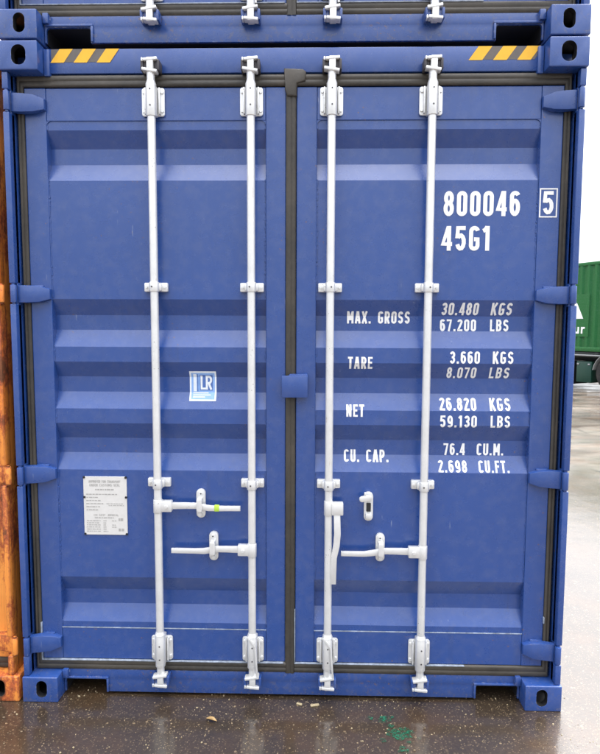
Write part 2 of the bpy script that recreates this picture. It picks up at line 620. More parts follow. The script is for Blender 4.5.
def glyph(ch, w, s):
    h = s / 2
    l, r, t, b, a = h, w - h, 1 - h, h, w / 2
    rx = (w - s) / 2
    q = min(rx, .2)
    if ch in '0O':
        return w, [(arc(a, t - q, rx, q, 0, 180) + arc(a, b + q, rx, q, 180, 360), True)]
    if ch == '1':
        return w * .72, [([(.02 * w, .80), (.20 * w, .84), (.40 * w, .97)], False), ([(.44 * w, 1), (.44 * w, 0)], False)]
    if ch == '2':
        return w, [(arc(a, t - q, rx, q, 180, -25) + [(l + .01, b + .06), (l, b), (w, b)], False)]
    if ch == '3':
        ru = (t - .52) / 2
        rl = (.52 - b) / 2
        return w, [(arc(a, t - ru, rx, ru, 165, -90) + [(a - .06, .52)], False), (arc(a, b + rl, rx, rl, 90, -165), False)]
    if ch == '4':
        return w, [([(w * .70, 0), (w * .70, 1)], False), ([(w * .64, .97), (h * .7, .27), (w, .27)], False)]
    if ch == '5':
        rl = .27
        return w, [([(w * .95, t), (l + .02, t), (l, .50)], False), (arc(a, b + rl, rx, rl, 140, -160), False)]
    if ch in '69':
        rl = .265
        ps = [(arc(a, b + rl, rx, rl, 0, 360, 18)[:-1], True), ([(l, b + rl)] + arc(a, t - q, rx, q, 180, 20), False)]
        if ch == '9':
            ps = [([(w - x, 1 - y) for x, y in p], cl) for p, cl in ps]
        return w, ps
    if ch == '7':
        return w, [([(0, t), (r, t), (a * .8, 0)], False)]
    if ch == '8':
        ru = (t - .52) / 2
        rl = (.52 - b) / 2
        return w, [(arc(a, t - ru, rx * .92, ru, 0, 360, 18)[:-1], True), (arc(a, b + rl, rx, rl, 0, 360, 18)[:-1], True)]
    if ch == 'A':
        return w * 1.05, [([(h * .8, 0), (a * 1.05 - h * .25, 1)], False), ([(w * 1.05 - h * .8, 0), (a * 1.05 + h * .25, 1)], False), ([(w * .26, .28), (w * .8, .28)], False)]
    if ch == 'B':
        return w, [([(l, 0), (l, 1)], False), ([(l, t), (a, t)] + arc(a, t - (t - .52) / 2, rx, (t - .52) / 2, 90, -90) + [(l, .52)], False),
                   ([(l, .52), (a, .52)] + arc(a, b + (.52 - b) / 2, rx, (.52 - b) / 2, 90, -90) + [(l, b)], False)]
    if ch == 'C':
        return w, [(arc(a, t - q, rx, q, 10, 180) + arc(a, b + q, rx, q, 180, 350), False)]
    if ch == 'D':
        return w, [([(l, 0), (l, 1)], False), ([(l, t)] + arc(a, t - q, rx, q, 90, 0) + arc(a, b + q, rx, q, 0, -90) + [(l, b)], False)]
    if ch == 'E':
        return w * .9, [([(w * .9, t), (l, t), (l, b), (w * .9, b)], False), ([(l, .52), (w * .8, .52)], False)]
    if ch == 'F':
        return w * .88, [([(w * .88, t), (l, t), (l, 0)], False), ([(l, .52), (w * .8, .52)], False)]
    if ch == 'G':
        return w, [(arc(a, t - q, rx, q, 10, 180) + arc(a, b + q, rx, q, 180, 360) + [(r, .46), (a * .95, .46)], False)]
    if ch == 'H':
        return w, [([(l, 0), (l, 1)], False), ([(r, 0), (r, 1)], False), ([(l, .52), (r, .52)], False)]
    if ch == 'I':
        return s * 1.1, [([(h, 0), (h, 1)], False)]
    if ch == 'K':
        return w, [([(l, 0), (l, 1)], False), ([(r + h * .3, 1), (l, .38)], False), ([(w * .42, .55), (r + h * .4, 0)], False)]
    if ch == 'L':
        return w * .86, [([(l, 1), (l, b), (w * .86, b)], False)]
    if ch == 'M':
        W = w * 1.25
        return W, [([(l, 0), (l, 1)], False), ([(W - h, 0), (W - h, 1)], False), ([(l * 1.1, .97), (W / 2, .27)], False), ([(W - h * 1.1, .97), (W / 2, .27)], False)]
    if ch == 'N':
        return w, [([(l, 0), (l, 1)], False), ([(r, 0), (r, 1)], False), ([(l * 1.05, .96), (r, .04)], False)]
    if ch == 'P':
        return w, [([(l, 0), (l, 1)], False), ([(l, t), (a, t)] + arc(a, t - .25, rx, .25, 90, -90) + [(l, t - .5)], False)]
    if ch == 'R':
        return w, [([(l, 0), (l, 1)], False), ([(l, t), (a, t)] + arc(a, t - .23, rx, .23, 90, -90) + [(l, t - .46)], False), ([(a * .95, t - .46), (r + h * .2, 0)], False)]
    if ch == 'S':
        ru = (t - .52) / 2
        rl = (.52 - b) / 2
        return w, [(arc(a, t - ru, rx, ru, 15, 270) + arc(a, b + rl, rx, rl, 90, -165)[1:], False)]
    if ch == 'T':
        return w * .95, [([(0, t), (w * .95, t)], False), ([(w * .475, t), (w * .475, 0)], False)]
    if ch == 'U':
        return w, [([(l, 1)] + arc(a, b + q, rx, q, 180, 360) + [(r, 1)], False)]
    if ch == 'V':
        return w, [([(h * .7, 1), (a, h * .5), (w - h * .7, 1)], False)]
    if ch == 'X':
        return w, [([(h * .6, 0), (w - h * .6, 1)], False), ([(h * .6, 1), (w - h * .6, 0)], False)]
    if ch == 'u':
        return w, [([(l, .72)] + arc(a, b + q * .8, rx, q * .8, 180, 360) + [(r, .72)], False), ([(r, .4), (r, 0)], False)]
    if ch == 'r':
        return w * .75, [([(l, 0), (l, .72)], False), ([(l, .42)] + arc(a * 1.1, .72 - h - .16, rx, .16, 160, 50), False)]
    if ch == '.':
        return s * 1.15, [([(s * .55, 0), (s * .55, s * 1.05)], False)]
    return w * .8, []


def stroke(mb, pts, closed, hw, off, mi=0):
    p = [Vector(q) for q in pts]
    q = [p[0]]
    for v in p[1:]:
        if (v - q[-1]).length > 1e-6:
            q.append(v)
    p = q
    n = len(p)
    L_, R_ = [], []
    for i in range(n):
        if closed:
            a, b, c = p[i - 1], p[i], p[(i + 1) % n]
        else:
            a, b, c = p[max(i - 1, 0)], p[i], p[min(i + 1, n - 1)]
        d0 = (b - a).normalized() if (b - a).length else (c - b).normalized()
        d1 = (c - b).normalized() if (c - b).length else d0
        t = (d0 + d1)
        t = t.normalized() if t.length > 1e-4 else d1
        nn = Vector((-t.y, t.x))
        k_ = 1.0 / max(.80, nn.dot(Vector((-d0.y, d0.x))))
        L_.append(b + nn * hw * k_)
        R_.append(b - nn * hw * k_)
    vs = [(v.x, off, v.y) for v in L_ + R_]
    fs = []
    for i in range(n if closed else n - 1):
        j = (i + 1) % n
        fs.append((i, j, n + j, n + i))
    mb.poly(vs, fs, mi)


def text_mb(s, x0, x1, z0, z1, wgt=.165, gw=.43, mb=None, mi=0, base_off=0.0, gap=.12):
    """write s so that it fills x0..x1, z0..z1"""
    mb = mb or MB()
    cur, gl = 0.0, []
    for ch in s:
        w_, st = glyph(ch, gw, wgt)
        gl.append((cur, st))
        cur += w_ + gap
    cur -= gap
    H = z1 - z0
    sx = (x1 - x0) / cur
    k = 0
    hw = wgt * H / 2
    for off, st in gl:
        for pts, cl in st:
            stroke(mb, [(x0 + (off + x) * sx, z0 + z * H) for x, z in pts], cl, hw, base_off + .00012 * (k % 5), mi)
            k += 1
    return mb


def hinge_mb(s, z0, z1):
    """hinge: barrel on the post and a tapering blade welded on the door; s = side sign"""
    m = MB()
    zc = (z0 + z1) / 2
    h = (z1 - z0)
    m.cyl((s * 1.2005, .017, z0 + .003), (s * 1.2005, .017, z1 - .003), .0135, seg=18, bev=.002)
    m.cyl((s * 1.2005, .017, z0 - .003), (s * 1.2005, .017, z1 + .003), .0075, seg=12)
    # blade outline x,z  (root -> tip)
    xs = [1.190, 1.150, 1.102, 1.060]
    hs_ = [h * .46, h * .46, h * .42, h * .26]
    up = [(s * x, zc + hh) for x, hh in zip(xs, hs_)]
    dn = [(s * x, zc - hh) for x, hh in zip(xs, hs_)]
    pts = up + dn[::-1]
    # thickness varies: sits proud over the seal and comes down to the door at the tip
    yf = [.030, .036, .042, .056]
    yb = [.048, .062, .074, .076]
    bm = bmesh.new()
    F = [bm.verts.new((x, yf[i % 4 if i < 4 else 7 - i], z)) for i, (x, z) in enumerate(pts)]
    B = [bm.verts.new((x, yb[i % 4 if i < 4 else 7 - i], zc + (z - zc) * 1.06)) for i, (x, z) in enumerate(pts)]
    for i in range(3):
        bm.faces.new((F[i], F[i + 1], F[6 - i], F[7 - i]))
        bm.faces.new((B[7 - i], B[6 - i], B[i + 1], B[i]))
    for i in range(8):
        j = (i + 1) % 8
        bm.faces.new((F[i], B[i], B[j], F[j]))
    bmesh.ops.recalc_face_normals(bm, faces=bm.faces)
    es = [e for e in bm.edges if all(v in F for v in e.verts) and e.calc_face_angle(0) > .5]
    bmesh.ops.bevel(bm, geom=es, offset=.0025, segments=2, affect='EDGES', profile=.5)
    m.add(bm)
    # weld bead / lug at the tip
    m.box(*(sorted((s * 1.092, s * 1.150))), .066, .078, zc + h * .34, zc + h * .50, .005, 2)
    return m


RODS = {-1: (-.591, -.170), 1: (.171, .591)}
ROD_Y = .032


def cam_mb(x, z, up):
    """forged cam end; z = where the rod collar ends, jaws point away"""
    u = 1 if up else -1
    m = MB()
    zz = lambda a: z + u * a

    def bx(x0, x1, y0, y1, a, b, bev=.003, mat=None):
        lo, hi = sorted((zz(a), zz(b)))
        m.box(x + x0, x + x1, y0, y1, lo, hi, bev, 2, 0, mat)
    m.cyl((x, ROD_Y, zz(-.004)), (x, ROD_Y, zz(.016)), .0225, .0175, 18)
    m.cyl((x, ROD_Y, zz(.014)), (x, ROD_Y, zz(.052)), .0165, .0175, 18)
    bx(-.013, .015, .012, .052, .046, .105)
    # jaws
    for a, ext, tilt in ((.053, (-.034, .031), 9), (.097, (-.027, .032), -5)):
        piv = Matrix.Translation((x, 0, zz(a)))
        mt = piv @ Matrix.Rotation(R(tilt * u), 4, 'Y') @ piv.inverted()
        bx(ext[0], ext[1], .010, .046, a - .006, a + .006, .0028, mt)
    bx(-.036, -.028, .012, .04, .088, .103, .003)
    return m


def keepers(x, z, up):
    u = 1 if up else -1
    for s in (-1, 1):
        m = MB()
        lo, hi = sorted((z + u * .060, z + u * .093))
        m.box(x + s * .026 - .011, x + s * .026 + .011, .026, .068, lo, hi, .004, 2)
        m.box(x + s * .034 - .006, x + s * .034 + .006, .018, .068, lo - .006, hi + .004, .003, 2)
        yield m


def bracket_mb(x, z0, z1, c0, c1):
    """bearing bracket: rounded plate, collar round the rod, four bolts, two grease holes"""
    m = MB()
    m.prism(rrect(x - .049, x + .049, z0, z1, .011, 4), .064, .0735, 0, .002)
    # raised side flanges of the pressed plate
    for s in (-1, 1):
        m.box(x + s * .030 - .004, x + s * .030 + .004, .046, .066, z0 + .004, z1 - .004, .003, 2)
        for zz in (z0 + .020, z1 - .020):
            m.cyl((x + s * .040, .066, zz), (x + s * .040, .0575, zz), .0068, .0060, 10)
    m.cyl((x, ROD_Y, c0), (x, ROD_Y, c1), .0222, seg=24, bev=.002)
    m.box(x - .0215, x + .0215, ROD_Y, .066, c0 + .006, c1 - .006, .003, 2)
    for zz in (z0 + .028, z1 - .024):
        m.cyl((x + .001, ROD_Y - .0215, zz), (x + .001, ROD_Y - .0232, zz), .0035, seg=10, mi=1)
    return m


def guide_mb(x, z, dx):
    m = MB()
    m.box(x - .052, x + .052, .058, .080, z - .020, z + .020, .005, 2)
    m.box(x - .030, x + .030, .036, .062, z - .0185, z + .0185, .008, 2)
    m.cyl((x, ROD_Y, z - .0205), (x, ROD_Y, z + .0205), .0218, seg=20, bev=.002)
    for s in (-1, 1):
        m.cyl((x + s * .041, .060, z), (x + s * .041, .0525, z), .006, .005, 10)
    m.cyl((x + dx, ROD_Y - .021, z), (x + dx, ROD_Y - .0228, z), .0035, seg=10, mi=1)
    return m


def handle_mb(xr, z, s, tip, zt, xk, tagged):
    """lever locked level: hub on the rod at xr, lever to tip; s = direction of the lever"""
    m = MB()
    m.box(*sorted((xr + s * .012, xr + s * .064)), .018, .050, z - .025, z + .025, .005, 2)
    m.cyl((xr, ROD_Y, z - .03), (xr, ROD_Y, z + .03), .0205, seg=18, bev=.002)
    m.cyl((xr + s * .040, .019, z), (xr + s * .040, .012, z), .008, .007, 12)
    x1 = xr + s * .055
    path = [(x1, z), (x1 + (xk - x1) * .5, z + .001), (xk - s * .02, z + .001), (xk + s * .04, z - .009), (xk + (tip - xk) * .42, zt - .001), (tip, zt)]
    m.bar(path, [.031, .029, .028, .027, .024, .023], .030, .044, 0, .004)
    if tagged:
        xt = xk + (tip - xk) * .42
        m.box(*sorted((xt - .011, xt + .011)), .0275, .0465, z - .023, z + .005, .003, 2, 1)
    return m


def retainer_mb(x, z0, z1, s, open_=False):
    m = MB()
    zc = (z0 + z1) / 2
    m.prism(rrect(x - .0205, x + .0205, z0, z1, .0195, 6), .060, .079, 0, .003)
    if open_:
        m.box(x - .010, x + .010, .054, .060, zc - .022, zc + .018, .002, 1, 1)
        m.prism(rrect(x - .015, x + .015, z0 + .012, z0 + .040, .010, 5), .040, .062, 0, .003)
        m.cyl((x, .060, z1 - .028), (x, .036, z1 - .028), .010, seg=14, bev=.002)
        mt = Matrix.Translation((x, 0, z1 - .02)) @ Matrix.Rotation(R(-12), 4, 'Y')
        m.prism(rrect(-.044, .014, -.013, .014, .0125, 5), .034, .046, 0, .003, 'y', mt)
        m.box(x - .022, x - .012, .034, .044, z1 - .012, z1 + .006, .003, 2)
    else:
        # clasp over the lever, hinged at the top, pin at the bottom
        m.prism(rrect(x - .0125, x + .0125, zc - .030, zc + .034, .010, 5), .0185, .0275, 0, .003)
        m.box(x - .011, x + .011, .022, .064, zc + .018, zc + .034, .004, 2)
        m.box(x - .010, x + .010, .022, .064, zc - .030, zc - .018, .004, 2)
        m.cyl((x - s * .002, .064, z0 + .019), (x - s * .002, .046, z0 + .019), .0095, .0085, 14)
        m.cyl((x + s * .002, .060, z1 - .019), (x + s * .002, .052, z1 - .019), .0085, .0070, 14)
        m.cyl((x + s * .002, .0525, z1 - .019), (x + s * .002, .0515, z1 - .019), .0035, seg=10, mi=1)
    return m


def gasket_run(m, pts, wv, wh):
    """lip seal along an axis-parallel x,z path; two rounded ridges with a groove.
    wv, wh: (outer, inner) half widths of the upright and of the level runs"""
    prof_ = [(-1, .090), (-1, .070), (-.72, .0655), (-.3, .0655), (0, .069), (.25, .066), (.7, .066), (.97, .071), (1, .078)]
    n = len(pts)
    rings = []
    for i in range(n):
        b = Vector(pts[i])
        ring = []
        for u, y in prof_:
            q = b.copy()
            seen = set()
            for j in (i - 1, i):
                if 0 <= j < n - 1:
                    t = (Vector(pts[j + 1]) - Vector(pts[j])).normalized()
                    up = abs(t.y) > .5
                    if up in seen:
                        continue
                    seen.add(up)
                    o_, i_ = wv if up else wh
                    q += Vector((-t.y, t.x)) * (u * (i_ if u > 0 else o_))
            ring.append((q.x, y, q.y))
        rings.append(ring)
    vs = [p for r_ in rings for p in r_]
    k = len(prof_)
    fs = []
    for i in range(n - 1):
        for j in range(k - 1):
            fs.append((i * k + j, i * k + j + 1, (i + 1) * k + j + 1, (i + 1) * k + j))
    m.poly(vs, fs)


def make_container(body, worn, hard, rub, post_in=0.0, marks=True):
    root = empty('shipping_container')
    # --- body shell
    sw = MB()
    pitch_, dep = .278, .036
    for s in (-1, 1):
        pts, y = [], .20
        while y < CL - .2:
            for a, d in ((0, 0), (.072, 0), (.14, dep), (.21, dep)):
                pts.append((y + a, d))
            y += pitch_
        pts.append((CL - .19, 0))
        vs = []
        for (yy, d) in pts:
            xx = s * (1.205 - post_in - d)
            vs += [(xx, yy, .15), (xx, yy, 2.80)]
        fs = [(2 * i, 2 * i + 1, 2 * i + 3, 2 * i + 2) for i in range(len(pts) - 1)]
        if s > 0:
            fs = [f[::-1] for f in fs]
        o = MB().poly(vs, fs).build('side_wall', body, root, smooth=False)
        MB().box(*sorted((s * (1.212 - post_in), s * 1.13)), .178, CL - .178, .03, .155, .006).build('bottom_rail', body, root)
        MB().box(*sorted((s * (1.212 - post_in), s * 1.14)), .178, CL - .178, 2.79, 2.87, .006).build('top_rail', body, root)
    MB().box(-1.19, 1.19, .10, CL - .03, 2.84, 2.872, .004).build('roof', body, root)
    fl = MB().box(-1.13, 1.13, .20, CL - .03, .15, .18)
    yy = .5
    while yy < CL - .3:
        fl.box(-1.12, 1.12, yy, yy + .045, .035, .15)
        yy += .30
    fl.build('floor', M['black'], root)
    MB().box(-1.19, 1.19, CL - .06, CL - .03, .12, 2.85, .004).build('end_wall', body, root)
    # --- castings
    for s in (-1, 1):
        for fy in (0, 1):
            for top in (0, 1):
                src = CAST_T if top else CAST_B
                placed(src, s < 0, fy, s * CW, CL if fy else 0, CH - .118 if top else 0).build('corner_casting', [worn, M['black']], root)
    # --- corner posts
    for s in (-1, 1):
        p = MB()
        x0, x1 = 1.190 - post_in, 1.2155 - post_in
        cuts = [2.776]
        for z0, z1 in HINGE_Z:
            cuts += [z1 + .004, z0 - .004]
        cuts.append(.119)
        for i in range(0, len(cuts) - 1, 2):
            if cuts[i] > cuts[i + 1]:
                p.box(*sorted((s * x0, s * x1)), .010, .060, cuts[i + 1], cuts[i], .004, 3)
        p.box(*sorted((s * x0, s * (x1 - .001))), .034, .16, .119, 2.777, .004, 3)
        p.box(*sorted((s * 1.10, s * (x0 + .004))), .150, .18, .119, 2.777, .003)
        p.build('corner_post', body, root)
    for s in (-1, 1):
        MB().box(*sorted((s * 1.06, s * 1.215)), CL - .16, CL - .01, .119, 2.777, .004).build('corner_post', body, root)
    # --- header and sill
    hd = MB().box(-1.056, 1.056, .066, .20, 2.788, 2.890, .004, 2)
    hd.box(-1.10, 1.10, .100, .16, 2.725, 2.79)
    for s in (-1, 1):
        hd.box(*sorted((s * 1.030, s * 1.0555)), .055, .19, 2.775, 2.885, .004, 2)
    header = hd.build('header', body, root)
    N0, N1, NT_ = .857, 1.047, .0745
    out = [(-1.056, .012), (-N1, .012)] + [(-N1, NT_ - .012), (-N1 + .004, NT_ - .003), (-N1 + .012, NT_)] + [(-N0 - .012, NT_), (-N0 - .003, NT_ - .004), (-N0, NT_ - .014), (-N0, .012)]
    outl = out + [(-x, z) for x, z in out[::-1]] + [(1.056, .121), (-1.056, .121)]
    sl = MB().prism(outl, .070, .084, 0, .003)
    MB().prism(outl, .0845, .40).box(-1.15, 1.15, .16, .42, .13, .17).box(-1.15, 1.15, .40, .42, .03, .13).build('floor_edge', M['black'], root)  # black undercoat, also painting in the shade inside the sill openings
    # rolled lip around each opening
    for s in (-1, 1):
        sl.box(*sorted((s * (N0 - .002), s * (N0 - .012))), .062, .072, .014, NT_ + .004, .003)
        sl.box(*sorted((s * (N0 - .012), s * N1)), .062, .072, NT_ + .002, NT_ + .012, .003)
        sl.box(*sorted((s * 1.030, s * 1.0555)), .050, .19, NT_ + .01, .127, .004)
    sl.box(-1.10, 1.10, .102, .16, .118, .175)
    sill = sl.build('sill', worn, root)
    for s in (-1, 1):
        for x in RODS[s]:
            for m in keepers(x, 2.727, True):
                m.build('cam_keeper', M['dot'] if body is M['blue'] else body, header)
            for m in keepers(x, .176, False):
                m.build('cam_keeper', worn, sill)
    if marks:
        zb, zt = 2.8345, 2.8885
        for x0, mids in ((-1.0575, (-1.0575, -.958, -.859)), (.744, (.744, .846, .946))):
            bm_ = MB()
            xa = max(x0, -1.026) if x0 < 0 else x0 + .02
            y0 = .0652
            bm_.poly([(xa, y0, zb), (xa + .255, y0, zb), (xa + .29, y0, zt - .001), (xa + .035 if x0 > 0 else xa, y0, zt - .001)], [(0, 1, 2, 3)], 0)
            y1 = .0644
            for x in mids:
                x += .028 if x0 < 0 else 0
                bm_.poly([(x, y1, zb - .002), (x + .057, y1, zb - .002), (x + .098, y1, zt), (x + .041, y1, zt)], [(0, 1, 2, 3)], 1)
            bm_.build('warning_stripe', [M['tape_dark'], M['yellow']], header, smooth=False)

    # --- doors
    for s in (-1, 1):
        xo, xi = s * 1.154, s * .0225
        px0, px1 = s * .1105, s * 1.0605
        d = MB()
        B = lambda a, b, *r_: d.box(*sorted((a, b)), *r_)
        z0, z1 = .168, 2.733
        B(xo, px1, YF, .128, z0, z1, .004, 2)
        B(px0, xi, YF, .128, z0, z1, .004, 2)
        B(px1 - s * .0005, px0 + s * .0005, YF + .0015, .128, PZ1, z1 - .001, .003, 2)
        B(px1 - s * .0005, px0 + s * .0005, YF + .0010, .128, z0 + .001, PZ0, .003, 2)
        # fillets in the frame's corners
        for cx, sg in ((px1, -s), (px0, s)):
            for cz, sz in ((PZ1, -1), (PZ0, 1)):
                rr_ = .020
                pts = [(cx, cz)] + [(cx + sg * (rr_ - rr_ * math.sin(R(t))), cz + sz * (rr_ - rr_ * math.cos(R(t)))) for t in range(0, 91, 15)]
                d.prism(pts, YF + .002, YB - .02)
        # pressed panel, subdivided so that it can carry a little unevenness
        xs = [px0 + (px1 - px0) * i / 14 for i in range(15)]
        zs = []
        for (za, ya), (zb_, yb_) in zip(PROF[:-1], PROF[1:]):
            k = 1 if abs(za - zb_) < .1 else max(1, int((za - zb_) / .09))
            # small radius at each fold
            zs += [(za + (zb_ - za) * i / k, ya + (yb_ - ya) * i / k) for i in range(k)]
        zs.append(PROF[-1])
        vs, fs = [], []
        for z, y in zs:
            for x in xs:
                wob = .0022 * noise.noise(Vector((x * 2.6, z * 1.9, s * 4))) * min(1, (z - PZ0) / .1, (PZ1 - z) / .1)
                vs.append((x, y + wob, z))
        nx = len(xs)
        for i in range(len(zs) - 1):
            for j in range(nx - 1):
                q = (i * nx + j, i * nx + j + 1, (i + 1) * nx + j + 1, (i + 1) * nx + j)
                fs.append(q if s < 0 else q[::-1])
        # orient towards -y
        fixed = []
        for f in fs:
            a, b, c = (Vector(vs[q]) for q in f[:3])
            fixed.append(f if (b - a).cross(c - b).y < 0 else f[::-1])
        d.poly(vs, fixed)
        B(px1, px0, .1285, .1335, .2, 2.7)
        rnd = random.Random(20 + s)
        for px in (px0, px1):
            inn = 1 if (px1 - px0) * (1 if px == px0 else -1) > 0 else -1
            z = PZ0 + .01
            while z < PZ1 - .01:
                r_ = .0026 * rnd.uniform(.7, 1.35)
                if prof(z) < YP + .001 and rnd.random() < .93:
                    d.prism([(px - .001, z - .005), (px + inn * r_ * 1.5, z - .0045), (px + inn * r_ * 1.9, z), (px + inn * r_ * 1.5, z + .0045), (px - .001, z + .005)], YP - r_ * .9, YP + .003, 0, .001)
                z += .0088
        door = d.build('door', body, root, ang=18)
        # seal
        g = MB()
        zo, zi = 2.7595, .1435
        if s > 0:
            gasket_run(g, [(.0, 2.790), (.0, .118)], (.0225, .0215), (.02, .02))
            path = [(.02, .1435), (1.170, .1435), (1.170, 2.7595), (-.0, 2.7595)]
            gasket_run(g, path, (.011, .0162), (.0225, .0248))
            # moulded corner of the seal that overlaps the other door
            g.prism([(-.031, 2.803), (.048, 2.800), (.062, 2.790), (.060, 2.752), (.024, 2.742), (.024, 2.688), (-.019, 2.690), (-.027, 2.715)], .058, .070, 0, .006)
        else:
            path = [(-.02, .1435), (-1.1705, .1435), (-1.1705, 2.7595), (-.02, 2.7595)]
            gasket_run(g, path[::-1], (.011, .0162), (.0225, .0248))
        for i, f in enumerate(g.f):
            a, b, c = (Vector(g.v[q]) for q in f[:3])
        bm2 = bmesh.new()
        vv = [bm2.verts.new(v) for v in g.v]
        for f in g.f:
            bm2.faces.new([vv[q] for q in f])
        bmesh.ops.recalc_face_normals(bm2, faces=bm2.faces)
        MB().add(bm2).build('door_seal', rub, door, ang=50)
        # hinges
        for z0_, z1_ in HINGE_Z:
            hinge_mb(s, z0_, z1_).build('hinge', body, door)
        # rods and their hardware
        for x in RODS[s]:
            MB().cyl((x, ROD_Y, .19), (x, ROD_Y, 2.72), .0172, seg=28).build('locking_rod', hard, door)
            bracket_mb(x, 2.609, 2.727, 2.597, 2.731).build('rod_bracket', [hard, M['dot']], door)
            bracket_mb(x, .177, .292, .166, .318).build('rod_bracket', [hard, M['dot']], door)
            MB().cyl((x, ROD_Y, .316), (x, ROD_Y, .330), .0235, .018, 20).build('rod_collar', hard, door)
            cam_mb(x, 2.727, True).build('locking_cam', hard, door)
            cam_mb(x, .176, False).build('locking_cam', hard, door)
            guide_mb(x, 1.884, -.006 if x < 0 else .004).build('rod_guide', [hard, M['dot']], door)
            guide_mb(x, 1.014, -.004).build('rod_guide', [hard, M['dot']], door)
        xs_ = RODS[s][1] if s < 0 else RODS[s][0]
        MB().bar([(xs_ - .020, .322), (xs_ - .002, .298), (xs_ + .014, .276), (xs_ + .019, .21), (xs_ + .024, .135)], [.010, .011, .010, .009, .009], .0045, .0095, 0, .002).build('restraint_strap', hard, door)
        if s < 0:
            tag(handle_mb(-.591, .914, 1, -.222, .9045, -.404, marks).build('door_handle', [hard, M['tag']], door), 'handle with a lime green band' if marks else None)
            retainer_mb(-.404, .852, .984, 1).build('handle_retainer', [hard, M['black']], door)
            handle_mb(-.170, .716, -1, -.535, .708, -.3475, False).build('door_handle', [hard, M['tag']], door)
            retainer_mb(-.3475, .654, .788, -1).build('handle_retainer', [hard, M['black']], door)
        else:
            handle_mb(.591, .716, -1, .228, .7035, .406, False).build('door_handle', [hard, M['tag']], door)
            retainer_mb(.406, .659, .788, -1).build('handle_retainer', [hard, M['black']], door)
            retainer_mb(.351, .846, .978, 1, True).build('handle_retainer', [hard, M['black']], door)
            # the handle that has been left hanging down
            m = MB()
            m.box(.184, .236, .010, .046, .884, .941, .005, 2)
            m.cyl((.171, ROD_Y, .880), (.171, ROD_Y, .945), .0205, seg=18, bev=.002)
            m.bar([(.208, .890), (.211, .80), (.207, .745), (.196, .690), (.194, .569)], [.030, .030, .029, .027, .025], .012, .026, 0, .004)
            tag(m.build('door_handle', hard, door), 'handle hanging straight down')
            b = MB().box(-.038, .076, .034, .048, 1.404, 1.501, .003, 2)
            b.box(-.006, .076, .046, .074, 1.41, 1.507, .003, 2)
            b.build('overlap_block', body, door)
        # pale sealant line on the door's lower edge, plus a painted ledge highlight
        q = MB()
        yb0, yb1 = .0635, .0758
        if s < 0:
            q.box(-1.1565, -1.1515, yb0, yb1, .166, .345, .002)
            q.box(-1.1565, -.03, yb0, yb1, .1645, .1695, .002)
        else:
            q.box(.0195, .0240, yb0, yb1, .166, .425, .002)
            q.box(.0195, .80, yb0, yb1, .1645, .1695, .002)
            q.box(1.150, 1.155, yb0, yb1, .375, .405, .002)
        q.box(*sorted((s * .1105, s * 1.0605)), .0748, .0795, PZ0 - .001, PZ0 + .0025, .001)  # pale strip paints the sky highlight on the panel's bottom ledge
        q.build('sealant_and_ledge_highlight', M['sealant_highlight'], door)
        if marks:
            add_marks(s, door)
    return root


